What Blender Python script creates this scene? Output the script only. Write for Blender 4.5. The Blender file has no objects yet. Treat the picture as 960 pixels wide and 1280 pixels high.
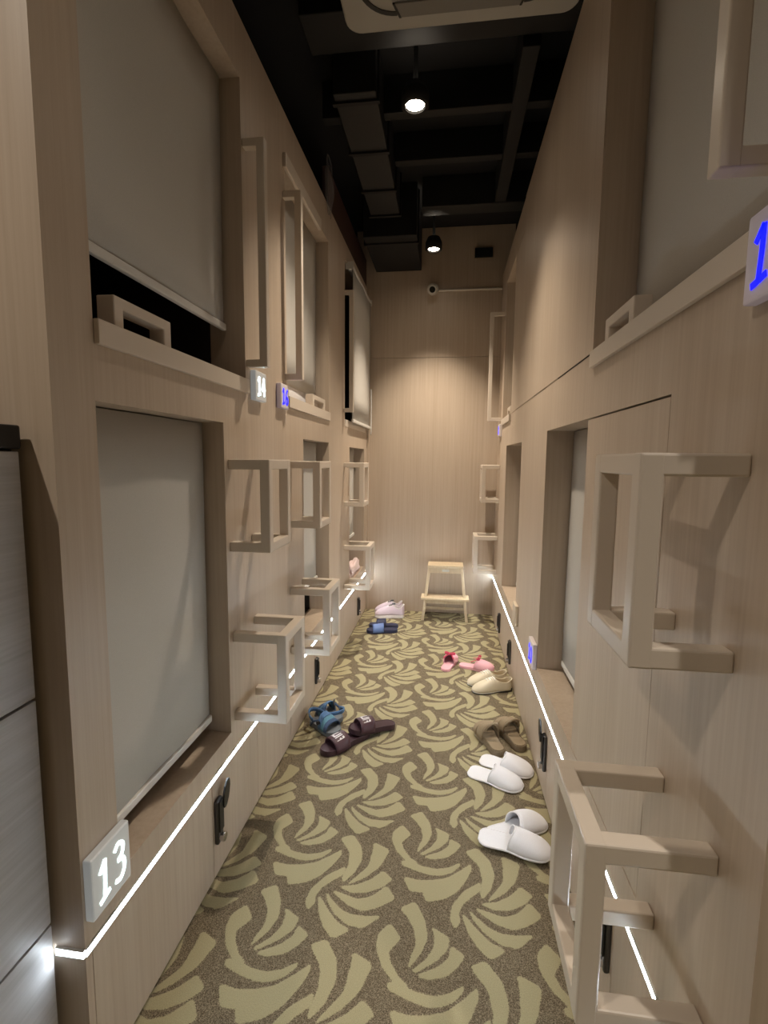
import bpy, bmesh, math, random
import numpy as np
from mathutils import Vector, Matrix
random.seed(7)
scene = bpy.context.scene
COL = scene.collection
H = 1.5                      # camera height, metres
# ------------------------------------------------------------------ camera
def make_camera():
    f, pitch, yaw, roll = 610.79, .1063, .1285, .0092
    cy, sy, cp, sp = math.cos(yaw), math.sin(yaw), math.cos(pitch), math.sin(pitch)
    fw = Vector((-sy*cp, cy*cp, -sp)); rt = Vector((cy, sy, 0)); up = rt.cross(fw)
    r2 = rt*math.cos(roll) + up*math.sin(roll); u2 = -rt*math.sin(roll) + up*math.cos(roll)
    cam = bpy.data.cameras.new('camera'); o = bpy.data.objects.new('camera', cam); COL.objects.link(o)
    M = Matrix(((r2.x, u2.x, -fw.x, 0), (r2.y, u2.y, -fw.y, 0), (r2.z, u2.z, -fw.z, H), (0, 0, 0, 1)))
    o.matrix_world = M
    cam.sensor_fit = 'HORIZONTAL'; cam.sensor_width = 36; cam.lens = f*36/960
    cam.clip_start = .02
    scene.camera = o
make_camera()
# ------------------------------------------------------------------ world, exposure
w = bpy.data.worlds.new('world'); scene.world = w; w.use_nodes = True
w.node_tree.nodes['Background'].inputs[0].default_value = (1, .9, .8, 1)
w.node_tree.nodes['Background'].inputs[1].default_value = 0.0
vs = scene.view_settings
vs.view_transform = 'Standard'; vs.look = 'None'; vs.gamma = 1; vs.exposure = 0.5
vs.use_curve_mapping = False
SPOT_W = 100.0        # aisle downlights
LOBBY_W = 45.0       # downlights of the lobby the picture is taken from
LED_E = 34.0         # LED tape emission
XL, XR, YE = -.789, .458, 4.75
Y0L, Y0R = .90, .70
ZL, ZR, ZC = 3.10, 3.18, 3.62
# ------------------------------------------------------------------ materials
def srgb(r, g, b):
    f = lambda c: (c/255/12.92) if c/255 <= .04045 else ((c/255+.055)/1.055)**2.4
    return (f(r), f(g), f(b), 1)
MAT = {}
def new_mat(name, color, rough=.5, metal=0.0, spec=.5):
    m = bpy.data.materials.new(name); m.use_nodes = True
    b = m.node_tree.nodes['Principled BSDF']
    b.inputs['Base Color'].default_value = color; b.inputs['Roughness'].default_value = rough
    b.inputs['Metallic'].default_value = metal; b.inputs['Specular IOR Level'].default_value = spec
    MAT[name] = m
    return m, m.node_tree, b
def ramp(nt, fac, stops):
    r = nt.nodes.new('ShaderNodeValToRGB'); e = r.color_ramp.elements
    while len(e) < len(stops): e.new(.5)
    for k, (p, c) in enumerate(stops): e[k].position = p; e[k].color = c
    nt.links.new(fac, r.inputs[0]); return r.outputs[0]
def pos_scaled(nt, sc):
    g = nt.nodes.new('ShaderNodeNewGeometry'); v = nt.nodes.new('ShaderNodeVectorMath'); v.operation = 'MULTIPLY'
    v.inputs[1].default_value = sc; nt.links.new(g.outputs['Position'], v.inputs[0]); return v.outputs[0]
def noise(nt, vec, scale=1.0, detail=3, rough=.6):
    n = nt.nodes.new('ShaderNodeTexNoise'); n.inputs['Scale'].default_value = scale
    n.inputs['Detail'].default_value = detail; n.inputs['Roughness'].default_value = rough
    nt.links.new(vec, n.inputs['Vector']); return n.outputs[0]
def wood(name, c0, c1, c2, sc, rough=.42, sc2=None):
    m, nt, b = new_mat(name, c1, rough)
    n1 = noise(nt, pos_scaled(nt, sc), 1, 4, .65)
    n2 = noise(nt, pos_scaled(nt, sc2 or (sc[0]*.12, sc[1]*.12, sc[2]*.15)), 1, 2, .5)
    mx = nt.nodes.new('ShaderNodeMix'); mx.data_type = 'FLOAT'; mx.inputs[0].default_value = .35
    nt.links.new(n1, mx.inputs[2]); nt.links.new(n2, mx.inputs[3])
    col = ramp(nt, mx.outputs[0], [(.30, c0), (.5, c1), (.70, c2)])
    nt.links.new(col, b.inputs['Base Color'])
    bp = nt.nodes.new('ShaderNodeBump'); bp.inputs['Strength'].default_value = .06; bp.inputs['Distance'].default_value = .002
    nt.links.new(n1, bp.inputs['Height']); nt.links.new(bp.outputs[0], b.inputs['Normal'])
wood('oak', srgb(178, 160, 140), srgb(188, 171, 152), srgb(196, 181, 163), (70, 70, 1.6))
wood('locker_wood', srgb(168, 166, 166), srgb(182, 180, 181), srgb(196, 194, 196), (3, 3, 80), .45)
wood('stool_wood', srgb(204, 184, 154), srgb(216, 198, 168), srgb(226, 210, 182), (60, 60, 8), .5)
def fabric(name, c, sc=900, amt=.12, rough=.85):
    m, nt, b = new_mat(name, c, rough, spec=.2)
    n = noise(nt, pos_scaled(nt, (sc, sc, sc)), 1, 2)
    lo = tuple(x*(1-amt) for x in c[:3])+(1,); hi = tuple(min(1, x*(1+amt)) for x in c[:3])+(1,)
    nt.links.new(ramp(nt, n, [(.35, lo), (.65, hi)]), b.inputs['Base Color'])
    bp = nt.nodes.new('ShaderNodeBump'); bp.inputs['Strength'].default_value = .15; bp.inputs['Distance'].default_value = .001
    nt.links.new(n, bp.inputs['Height']); nt.links.new(bp.outputs[0], b.inputs['Normal'])
fabric('blind', srgb(192, 188, 180), 700, .06)
fabric('white_cloth', srgb(238, 238, 242), 500, .05)
fabric('pink_cloth', srgb(226, 150, 160), 300)
fabric('blush_cloth', srgb(234, 214, 212), 300)
fabric('towelling', srgb(236, 237, 242), 900, .06)
fabric('blue_strap', srgb(92, 122, 158), 500, .3)
fabric('blue_dark_strap', srgb(70, 88, 116), 500, .3)
fabric('teal_strap', srgb(100, 142, 160), 500, .3)
fabric('lilac_mesh', srgb(226, 210, 224), 900, .1)
fabric('tan_suede', srgb(150, 134, 110), 400, .15)
fabric('tan_sole', srgb(130, 115, 94), 400, .15)
for nm, c, r, me in (
    ('beige_metal', srgb(210, 198, 183), .28, 0), ('white_plastic', srgb(214, 212, 206), .4, 0), ('pale_bar', srgb(216, 214, 208), .35, 0),
    ('ac_white', srgb(160, 157, 149), .45, 0), ('ac_grey', srgb(118, 115, 109), .6, 0), ('dark_slot', srgb(22, 21, 20), .6, 0),
    ('black_ceiling', srgb(24, 24, 26), .85, 0), ('duct_black', srgb(12, 12, 13), .7, 0), ('duct_grey', srgb(27, 27, 27), .6, 0),
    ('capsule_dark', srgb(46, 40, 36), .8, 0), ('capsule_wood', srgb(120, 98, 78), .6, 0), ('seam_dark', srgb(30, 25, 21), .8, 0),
    ('brown_panel', srgb(70, 48, 42), .6, 0), ('lobby_wall', srgb(150, 132, 112), .7, 0),
    ('black_plastic', srgb(20, 20, 22), .35, 0), ('gunmetal', srgb(96, 96, 98), .3, 1.0), ('chrome', srgb(205, 205, 208), .22, 1.0), ('black_top', srgb(16, 16, 18), .4, 0),
    ('maroon_foam', srgb(58, 34, 42), .5, 0), ('maroon_strap', srgb(74, 46, 54), .45, 0), ('logo_grey', srgb(216, 212, 214), .5, 0),
    ('blue_foam', srgb(74, 92, 140), .5, 0), ('navy_foam', srgb(40, 44, 74), .5, 0), ('blue_slide_strap', srgb(96, 122, 176), .45, 0),
    ('pink_foam', srgb(236, 178, 188), .5, 0), ('rose_inside', srgb(150, 50, 72), .6, 0), ('bow_red', srgb(196, 58, 88), .6, 0),
    ('cream_leather', srgb(218, 206, 180), .42, 0), ('cream_inner', srgb(170, 148, 112), .7, 0), ('lace_white', srgb(240, 238, 230), .7, 0),
    ('dark_heel', srgb(42, 36, 34), .6, 0), ('sole_white', srgb(238, 232, 232), .5, 0), ('grey_sole', srgb(112, 118, 124), .6, 0),
    ('grey_dark', srgb(58, 60, 66), .6, 0), ('cctv_white', srgb(206, 200, 188), .4, 0), ('lens_black', srgb(6, 6, 8), .12, 0)):
    new_mat(nm, c, r, me)
def emit(name, c, e, base=(.8, .8, .8, 1)):
    m, nt, b = new_mat(name, base, .4)
    b.inputs['Emission Color'].default_value = c; b.inputs['Emission Strength'].default_value = e
emit('led', (.80, .91, 1, 1), LED_E)
emit('digit_white', (.70, .95, 1, 1), 2.6)
emit('digit_blue', (.002, .004, 1, 1), 2.0, (.0, .0, .1, 1))
emit('plate_lit', (.80, .92, 1, 1), .10, srgb(196, 190, 178))
emit('plate_blue', (.35, .32, 1, 1), .03, srgb(222, 214, 204))
emit('lamp_lens', (1, .86, .68, 1), 30)
new_mat('plate_plain', srgb(206, 192, 172), .4)
# translucent bag
m, nt, b = new_mat('bag_film', srgb(190, 190, 194), .25); b.inputs['Alpha'].default_value = .14
# carpet: the pattern itself is a point attribute of the floor mesh, edges are frayed by noise
m, nt, b = new_mat('carpet', (.1, .1, .1, 1), .95, spec=.1)
at = nt.nodes.new('ShaderNodeAttribute'); at.attribute_name = 'swirl'
nz = noise(nt, pos_scaled(nt, (1, 1, 1)), 330, 2, .7)
ad = nt.nodes.new('ShaderNodeMath'); ad.operation = 'MULTIPLY_ADD'; ad.inputs[1].default_value = 1.1; ad.inputs[2].default_value = -.55
nt.links.new(nz, ad.inputs[0])
sm = nt.nodes.new('ShaderNodeMath'); sm.operation = 'ADD'; nt.links.new(at.outputs['Fac'], sm.inputs[0]); nt.links.new(ad.outputs[0], sm.inputs[1])
mask = ramp(nt, sm.outputs[0], [(.19, (0, 0, 0, 1)), (.42, (1, 1, 1, 1))])
nz2 = noise(nt, pos_scaled(nt, (1, 1, 1)), 420, 2, .7)
dark = ramp(nt, nz2, [(.34, srgb(70, 62, 50)), (.5, srgb(112, 101, 82)), (.68, srgb(158, 146, 124))])
light = ramp(nt, nz2, [(.30, srgb(150, 142, 112)), (.70, srgb(180, 172, 138))])
mx = nt.nodes.new('ShaderNodeMix'); mx.data_type = 'RGBA'
nt.links.new(mask, mx.inputs[0]); nt.links.new(dark, mx.inputs[6]); nt.links.new(light, mx.inputs[7])
nt.links.new(mx.outputs[2], b.inputs['Base Color'])
bpn = nt.nodes.new('ShaderNodeBump'); bpn.inputs['Strength'].default_value = .5; bpn.inputs['Distance'].default_value = .003
nt.links.new(nz2, bpn.inputs['Height']); nt.links.new(bpn.outputs[0], b.inputs['Normal'])
# ------------------------------------------------------------------ mesh helpers
def box(bm, x0, x1, y0, y1, z0, z1):
    xs, ys, zs = sorted((x0, x1)), sorted((y0, y1)), sorted((z0, z1))
    v = [bm.verts.new((x, y, z)) for x in xs for y in ys for z in zs]
    for f in ((0, 1, 3, 2), (4, 6, 7, 5), (0, 4, 5, 1), (2, 3, 7, 6), (0, 2, 6, 4), (1, 5, 7, 3)):
        bm.faces.new([v[i] for i in f])
def cyl(bm, p, q, r, n=16, r2=None):
    p, q = Vector(p), Vector(q); d = q-p
    M = Matrix.Translation((p+q)/2) @ d.to_track_quat('Z', 'Y').to_matrix().to_4x4()
    bmesh.ops.create_cone(bm, cap_ends=True, segments=n, radius1=r, radius2=r if r2 is None else r2, depth=d.length, matrix=M)
def tube(bm, pts, r, n=8, closed=False):
    pts = [Vector(p) for p in pts]; rings = []; N = len(pts); up = None
    for i, p in enumerate(pts):
        t = (pts[(i+1) % N]-pts[i-1]) if closed else (pts[min(i+1, N-1)]-pts[max(i-1, 0)])
        t.normalize()
        a = t.cross(Vector((0, 0, 1)) if abs(t.z) < .95 else Vector((1, 0, 0))) if up is None else up-t*up.dot(t)
        a.normalize(); up = a; c = t.cross(a)
        rings.append([bm.verts.new(p+(a*math.cos(k*2*math.pi/n)+c*math.sin(k*2*math.pi/n))*r) for k in range(n)])
    for i in range(N if closed else N-1):
        A, B = rings[i], rings[(i+1) % N]
        for k in range(n): bm.faces.new((A[k], A[(k+1) % n], B[(k+1) % n], B[k]))
    if not closed: bm.faces.new(rings[0][::-1]); bm.faces.new(rings[-1])
def prism(bm, poly, fn):
    """poly: 2-D outline; fn(u, v, s) -> point for s = 0 / 1"""
    a = [bm.verts.new(fn(u, v, 0)) for u, v in poly]; b_ = [bm.verts.new(fn(u, v, 1)) for u, v in poly]
    n = len(poly); bm.faces.new(a[::-1]); bm.faces.new(b_)
    for i in range(n): bm.faces.new((a[i], a[(i+1) % n], b_[(i+1) % n], b_[i]))
def grid(bm, rows, closed=False):
    V = [[bm.verts.new(p) for p in r] for r in rows]
    for i in range(len(V)-1):
        n = len(V[i])
        for k in range(n if closed else n-1):
            bm.faces.new((V[i][k], V[i][(k+1) % n], V[i+1][(k+1) % n], V[i+1][k]))
    return V
def obj(name, bm, mat, parent=None, bevel=0, smooth=False, solid=0, sub=0):
    bmesh.ops.remove_doubles(bm, verts=bm.verts, dist=1e-6)
    bmesh.ops.recalc_face_normals(bm, faces=bm.faces)
    me = bpy.data.meshes.new(name); bm.to_mesh(me); bm.free()
    me.materials.append(MAT[mat])
    if parent is not None and 'worldbuilt' in parent:
        off = Vector(parent['worldbuilt']); me.transform(Matrix.Translation(-off))
    o = bpy.data.objects.new(name, me); COL.objects.link(o); o.parent = parent
    if parent is not None and 'worldbuilt' in parent: o['worldbuilt'] = (0.0, 0.0, 0.0) if False else tuple(parent['worldbuilt'])
    if smooth:
        for p in me.polygons: p.use_smooth = True
    if solid:
        s = o.modifiers.new('thick', 'SOLIDIFY'); s.thickness = solid; s.offset = 0
    if sub:
        s = o.modifiers.new('sub', 'SUBSURF'); s.levels = sub; s.render_levels = sub
    if bevel:
        s = o.modifiers.new('bevel', 'BEVEL'); s.width = bevel; s.segments = 2; s.limit_method = 'ANGLE'; s.angle_limit = .6
    return o
def thing(name, label, cat, loc=(0, 0, 0), rot=0, group=None, world=True):
    o = bpy.data.objects.new(name, None); COL.objects.link(o); o.empty_display_size = .05
    o.location = loc; o.rotation_euler = (0, 0, rot); o['label'] = label; o['category'] = cat
    if group: o['group'] = group
    if world: o['worldbuilt'] = tuple(loc)      # parts are given in world coordinates and shifted to the base
    return o
def tag(o, label, cat, group=None):
    o['label'] = label; o['category'] = cat
    if group: o['group'] = group
    return o
def struct(name, bm, mat, parent=None, **k):
    o = obj(name, bm, mat, parent, **k)
    if parent is None: o['kind'] = 'structure'
    return o
def boxobj(name, mat, parent, *c, **k):
    bm = bmesh.new(); box(bm, *c); return obj(name, bm, mat, parent, **k)
# ------------------------------------------------------------------ the floor
LEAVES = [
     [(0.338, 0.128), (0.306, 0.089), (0.305, 0.044), (0.327, -0.007), (0.361, -0.043), (0.403, -0.075), (0.408, -0.053), (0.382, -0.036), (0.352, 0.004), (0.342, 0.037), (0.36, 0.059), (0.376, 0.082)] ,
     [(0.365, 0.187), (0.413, 0.217), (0.447, 0.157), (0.46, 0.098), (0.443, 0.047), (0.407, -0.007), (0.412, 0.027), (0.427, 0.069), (0.418, 0.118), (0.393, 0.158)] ,
     [(0.471, 0.134), (0.529, 0.104), (0.522, 0.066), (0.489, 0.027), (0.429, -0.015), (0.417, -0.012), (0.459, 0.026), (0.482, 0.068), (0.482, 0.11)] ,
     [(0.043, 0.08), (0.085, 0.054), (0.062, 0.017), (0.028, -0.014), (-0.025, -0.03), (-0.057, -0.023), (0.005, 0.009), (0.039, 0.044)] ,
     [(0.352, 0.384), (0.386, 0.382), (0.429, 0.367), (0.482, 0.361), (0.527, 0.374), (0.569, 0.402), (0.566, 0.386), (0.54, 0.356), (0.504, 0.338), (0.465, 0.333), (0.41, 0.345), (0.354, 0.364)] ,
     [(-0.126, 0.312), (-0.069, 0.304), (-0.017, 0.312), (0.032, 0.328), (0.076, 0.363), (0.104, 0.391), (0.102, 0.347), (0.079, 0.313), (0.047, 0.287), (0.001, 0.266), (-0.049, 0.259), (-0.099, 0.257)] ,
     [(-0.056, 0.265), (0.009, 0.283), (0.058, 0.315), (0.093, 0.365), (0.115, 0.405), (0.12, 0.379), (0.1, 0.33), (0.066, 0.277), (0.025, 0.244), (-0.038, 0.223)] ,
     [(0.1, 0.458), (0.146, 0.482), (0.19, 0.426), (0.202, 0.365), (0.184, 0.303), (0.153, 0.26), (0.146, 0.272), (0.158, 0.338), (0.15, 0.399)] ,
     [(0.236, 0.455), (0.301, 0.426), (0.274, 0.345), (0.227, 0.29), (0.168, 0.25), (0.186, 0.275), (0.232, 0.339), (0.237, 0.401)] ,
     [(0.288, 0.327), (0.326, 0.295), (0.293, 0.259), (0.243, 0.23), (0.189, 0.222), (0.144, 0.241), (0.199, 0.252), (0.25, 0.284)] ,
     [(0.31, 0.266), (0.344, 0.218), (0.288, 0.178), (0.242, 0.159), (0.192, 0.172), (0.149, 0.2), (0.123, 0.222), (0.165, 0.212), (0.217, 0.199), (0.264, 0.217)] ,
     [(0.306, 0.15), (0.252, 0.1), (0.199, 0.104), (0.152, 0.135), (0.117, 0.178), (0.103, 0.215), (0.125, 0.188), (0.168, 0.153), (0.21, 0.139), (0.261, 0.141)] ,
     [(0.212, 0.087), (0.163, 0.052), (0.127, 0.086), (0.1, 0.128), (0.08, 0.194), (0.094, 0.184), (0.123, 0.147), (0.164, 0.108)] ,
     [(0.149, 0.327), (0.09, 0.281), (0.049, 0.22), (0.041, 0.168), (0.059, 0.138), (0.073, 0.164), (0.07, 0.193), (0.08, 0.225), (0.113, 0.261), (0.147, 0.293)] ,
]
PX, PY = .49, .435
def chaikin(poly):
    out = []
    for i in range(len(poly)):
        a, c = np.array(poly[i]), np.array(poly[(i+1) % len(poly)]); out += [a*.87+c*.13, a*.13+c*.87]
    return out
def swirl_cell():
    nx, ny = 196, 174
    xs = (np.arange(nx)+.5)/nx*PX; ys = (np.arange(ny)+.5)/ny*PY
    X, Y = np.meshgrid(xs, ys, indexing='ij'); Mk = np.zeros((nx, ny))
    for poly in LEAVES:
        P = chaikin(poly); n = len(P)
        for di in (-2, -1, 0, 1, 2):
            for dj in (-2, -1, 0, 1, 2):
                Q = [p+np.array((di*PX, dj*PY)) for p in P]
                if max(q[0] for q in Q) < 0 or min(q[0] for q in Q) > PX or max(q[1] for q in Q) < 0 or min(q[1] for q in Q) > PY: continue
                ins = np.zeros((nx, ny), bool)
                for i in range(n):
                    (ax, ay), (cx, cy) = Q[i], Q[(i+1) % n]
                    if ay == cy: continue
                    ins ^= ((ay > Y) != (cy > Y)) & (X < (cx-ax)*(Y-ay)/(cy-ay)+ax)
                Mk[ins] = 1
    for _ in range(2):
        for ax in (0, 1): Mk = (np.roll(Mk, 1, ax)+Mk*2+np.roll(Mk, -1, ax))/4
    return Mk
def make_floor():
    Mk = swirl_cell(); nx, ny = Mk.shape
    x0, x1, y0, y1, st = XL-.02, XR+.02, .88, YE+.02, .005
    gx = np.arange(x0, x1+st/2, st); gy = np.arange(y0, y1+st/2, st)
    GX, GY = np.meshgrid(gx, gy, indexing='ij')
    u = (GX/PX) % 1*nx-.5; v = (GY/PY) % 1*ny-.5
    i0 = np.floor(u).astype(int); j0 = np.floor(v).astype(int); fu, fv = u-i0, v-j0
    g = lambda i, j: Mk[i % nx, j % ny]
    S = g(i0, j0)*(1-fu)*(1-fv)+g(i0+1, j0)*fu*(1-fv)+g(i0, j0+1)*(1-fu)*fv+g(i0+1, j0+1)*fu*fv
    rng = np.random.default_rng(3)
    Z = -.0012+S*.0012+rng.uniform(-.0003, .0003, S.shape)*0
    co = np.stack([GX, GY, Z], -1).reshape(-1, 3); NX, NY = GX.shape
    idx = np.arange(NX*NY).reshape(NX, NY)
    q = np.stack([idx[:-1, :-1], idx[1:, :-1], idx[1:, 1:], idx[:-1, 1:]], -1).reshape(-1, 4)
    # lobby part of the same carpet, coarse
    base = len(co); ex = []; eq = []
    for (a, b_, c, d) in ((-1.95, 1.6, -1.6, .70), (-1.95, XR+.02, .70, .88)):
        k = base+len(ex); ex += [(a, c, -.0006), (b_, c, -.0006), (b_, d, -.0006), (a, d, -.0006)]; eq.append((k, k+1, k+2, k+3))
    co = np.vstack([co, np.array(ex)]); q = np.vstack([q, np.array(eq)])
    me = bpy.data.meshes.new('floor'); me.vertices.add(len(co)); me.vertices.foreach_set('co', co.ravel())
    me.loops.add(q.size); me.loops.foreach_set('vertex_index', q.ravel().astype(np.int32))
    me.polygons.add(len(q)); me.polygons.foreach_set('loop_start', np.arange(0, q.size, 4, dtype=np.int32))
    me.update(calc_edges=True); me.validate()
    a = me.attributes.new('swirl', 'FLOAT', 'POINT'); a.data.foreach_set('value', np.concatenate([S.ravel(), np.full(len(ex), .5)]).astype(np.float32))
    me.materials.append(MAT['carpet'])
    me.polygons.foreach_set('use_smooth', np.ones(len(q), bool))
    o = bpy.data.objects.new('floor', me); COL.objects.link(o); o['kind'] = 'structure'
    o['label'] = 'brown carpet with olive leaf swirls'
make_floor()
# ------------------------------------------------------------------ walls of the capsule blocks
def cell_wall(y0, y1, z0, z1, xf, xb, holes):
    """solid wall slab between x = xf (aisle side) and xb with rectangular openings (y0, y1, z0, z1)"""
    ys = sorted({y0, y1, *[h[0] for h in holes], *[h[1] for h in holes]}); zs = sorted({z0, z1, *[h[2] for h in holes], *[h[3] for h in holes]})
    solid = lambda i, j: 0 <= i < len(ys)-1 and 0 <= j < len(zs)-1 and not any(h[0]-1e-6 <= ys[i] and ys[i+1] <= h[1]+1e-6 and h[2]-1e-6 <= zs[j] and zs[j+1] <= h[3]+1e-6 for h in holes)
    bm = bmesh.new(); V = {}
    def vt(x, y, z):
        k = (round(x, 5), round(y, 5), round(z, 5))
        if k not in V: V[k] = bm.verts.new(k)
        return V[k]
    def quad(*p):
        bm.faces.new([vt(*c) for c in p])
    for i in range(len(ys)-1):
        for j in range(len(zs)-1):
            if not solid(i, j): continue
            a, b_, c, d = ys[i], ys[i+1], zs[j], zs[j+1]
            quad((xf, a, c), (xf, b_, c), (xf, b_, d), (xf, a, d)); quad((xb, a, c), (xb, a, d), (xb, b_, d), (xb, b_, c))
            if not solid(i-1, j): quad((xf, a, c), (xf, a, d), (xb, a, d), (xb, a, c))
            if not solid(i+1, j): quad((xf, b_, c), (xb, b_, c), (xb, b_, d), (xf, b_, d))
            if not solid(i, j-1): quad((xf, a, c), (xb, a, c), (xb, b_, c), (xf, b_, c))
            if not solid(i, j+1): quad((xf, a, d), (xf, b_, d), (xb, b_, d), (xb, a, d))
    return bm
TH = .14
ZLED = .382
# openings: y0, y1, z0, z1
L_LOW = [(1.025, 1.66, .47, 1.626), (2.624, 3.207, .47, 1.61), (3.90, 4.60, .47, 1.60)]
L_UP = [(1.03, 1.862, 1.806, 2.89), (2.36, 3.207, 1.806, 2.88), (3.715, 4.64, 1.806, 2.98)]
R_LOW = [(1.105, 2.396, .485, 1.642), (3.19, 4.0, .485, 1.62)]
R_UP = [(.72, 1.69, 1.85, 2.98), (3.40, 4.36, 1.85, 2.98)]
wl = struct('wall_left', cell_wall(Y0L, YE, ZLED+.012, ZL, XL, XL-TH, L_LOW+L_UP), 'oak')
wr = struct('wall_right', cell_wall(Y0R, YE, ZLED+.012, ZR, XR, XR+TH, R_LOW+R_UP), 'oak')
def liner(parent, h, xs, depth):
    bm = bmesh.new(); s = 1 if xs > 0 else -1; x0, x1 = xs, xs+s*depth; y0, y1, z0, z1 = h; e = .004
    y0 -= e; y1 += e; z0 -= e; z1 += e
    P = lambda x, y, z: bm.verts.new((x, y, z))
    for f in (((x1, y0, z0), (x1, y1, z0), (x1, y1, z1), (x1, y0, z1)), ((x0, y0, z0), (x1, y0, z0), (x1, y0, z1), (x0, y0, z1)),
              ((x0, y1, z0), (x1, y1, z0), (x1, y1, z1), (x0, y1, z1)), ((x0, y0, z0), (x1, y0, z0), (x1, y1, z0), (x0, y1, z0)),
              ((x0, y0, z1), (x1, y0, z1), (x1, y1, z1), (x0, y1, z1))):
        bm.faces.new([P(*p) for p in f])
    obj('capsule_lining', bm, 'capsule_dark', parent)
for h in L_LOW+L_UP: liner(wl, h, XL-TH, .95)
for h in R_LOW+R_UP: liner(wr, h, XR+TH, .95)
# block ends towards the lobby and the end wall of the aisle
bm = bmesh.new(); box(bm, XL-1.16, XL-TH, Y0L, Y0L+.05, 0, ZL); box(bm, XL-TH, XL, Y0L, Y0L+.02, 0, ZLED+.012)
struct('wall_left_end', bm, 'oak')
bm = bmesh.new(); box(bm, XR+TH, XR+1.14, Y0R, Y0R+.05, 0, ZR); box(bm, XR+.02, XR+TH, Y0R, Y0R+.02, 0, ZLED+.012)
struct('wall_right_end', bm, 'oak')
# end wall: four tall laminate boards and two over them, each its own panel
bm = bmesh.new(); box(bm, -2.0, 1.65, YE+.014, YE+.09, 0, ZC)
wb = struct('wall_back', bm, 'seam_dark')
for (a, b_, c, d) in ((XL-.1, XR+.1, .0, 2.462), (XL-.1, XR+.1, 2.465, ZC)):
    boxobj('wall_board', 'oak', wb, a, b_, YE, YE+.014, c, d)
boxobj('corner_trim', 'oak', wb, XL, XL+.022, YE-.014, YE, 0, 3.1)
# lobby shell behind the camera
for nm, c in (('wall_lobby_back', (-2.0, 1.65, -1.68, -1.6, 0, ZC)), ('wall_lobby_left', (-2.03, -1.95, -1.6, Y0L, 0, ZC)), ('wall_lobby_right', (1.6, 1.68, -1.6, Y0R, 0, ZC))):
    bm = bmesh.new(); box(bm, *c); struct(nm, bm, 'lobby_wall')
for nm, c in (('wall_outer_left', (-2.03, -1.95, Y0L, YE+.09, ZL+.02, ZC)), ('wall_outer_right', (1.6, 1.68, Y0R, YE+.09, ZR+.02, ZC)),
              ('ceiling_capsule_left', (-1.95, XL-.01, Y0L+.002, YE, ZL+.001, ZL+.02)), ('ceiling_capsule_right', (XR+.01, 1.6, Y0R+.002, YE, ZR+.001, ZR+.02))):
    bm = bmesh.new(); box(bm, *c); struct(nm, bm, 'black_ceiling')
bm = bmesh.new(); box(bm, -2.03, 1.68, -1.68, YE+.09, ZC, ZC+.08)
cl = struct('ceiling', bm, 'black_ceiling')
# ------------------------------------------------------------------ ceiling services
def duct(label, mat, c, flanges=()):
    t = thing('ventilation_duct', label, 'duct', ((c[0]+c[1])/2, (c[2]+c[3])/2, c[4]))
    boxobj('casing', mat, t, *c, bevel=.006)
    for y in flanges: boxobj('flange', 'duct_black', t, c[0]-.012, c[1]+.012, y-.012, y+.012, c[4]-.012, c[5])
    return t
duct('long dark grey ventilation duct running above the left bunks', 'duct_grey', (-.62, -.40, 2.62, 3.90, 3.33, ZC-.002), (2.68, 3.10, 3.52, 3.86))
duct('black box duct under the ceiling at the far end wall', 'duct_black', (-.70, -.28, 3.98, 4.70, 3.23, ZC-.002), (4.1,))
duct('wide dark grey cross duct between the two aisle downlights', 'duct_grey', (-.24, .62, 3.92, 4.06, 3.40, ZC-.002))
duct('black cross duct just beyond the air conditioner', 'duct_black', (-.70, .62, 2.30, 2.52, 3.44, ZC-.002))
def beam(label, *c): return tag(boxobj('ceiling_beam', 'duct_black', None, *c, bevel=.004), label, 'beam')
beam('thin black ceiling beam crossing the aisle near the first downlight', -.75, .62, 2.92, 2.98, 3.42, ZC-.002)
beam('black ceiling beam along the right side of the aisle', .30, .38, 2.53, 3.90, 3.40, ZC-.002)
beam('thin black ceiling beam crossing the aisle midway to the end wall', -.39, .62, 3.40, 3.46, 3.44, ZC-.002)
tag(boxobj('access_panel', 'brown_panel', None, XL-.05, XL-.012, 3.25, YE-.002, ZL+.021, 3.36), 'dark brown panel above the far left bunk', 'panel')
tag(boxobj('wall_vent', 'duct_black', None, .20, .36, YE-.02, YE, 3.34, 3.42), 'small dark vent high on the end wall right of the downlight', 'vent')
# plastic bag hooked over the brown panel
def bag():
    t = thing('plastic_bag', 'clear plastic bag hanging by the dark brown panel above the left bunks', 'bag', (XL-.002, 3.18, 3.02))
    bm = bmesh.new(); rows = []
    for i in range(9):
        a = i/8; y = .10*math.sin(math.pi*(.25+.6*a)); zz = 3.33-.30*a
        rows.append([(XL+.012+.028*math.sin(math.pi*a)*math.sin(math.pi*k/8)+.004*math.sin(k*2.1+i), 3.18+(k/4-1)*y+.01*math.sin(i*1.7), zz+.008*math.sin(k*1.3+i)) for k in range(9)])
    grid(bm, rows); obj('film', bm, 'bag_film', t, smooth=True, solid=.0015)
    bm = bmesh.new(); tube(bm, [(XL+.016, 3.12, 3.31), (XL+.014, 3.14, 3.36), (XL+.01, 3.19, 3.375), (XL+.014, 3.24, 3.35), (XL+.016, 3.25, 3.30)], .004)
    obj('handle', bm, 'bag_film', t, smooth=True)
bag()
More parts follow.
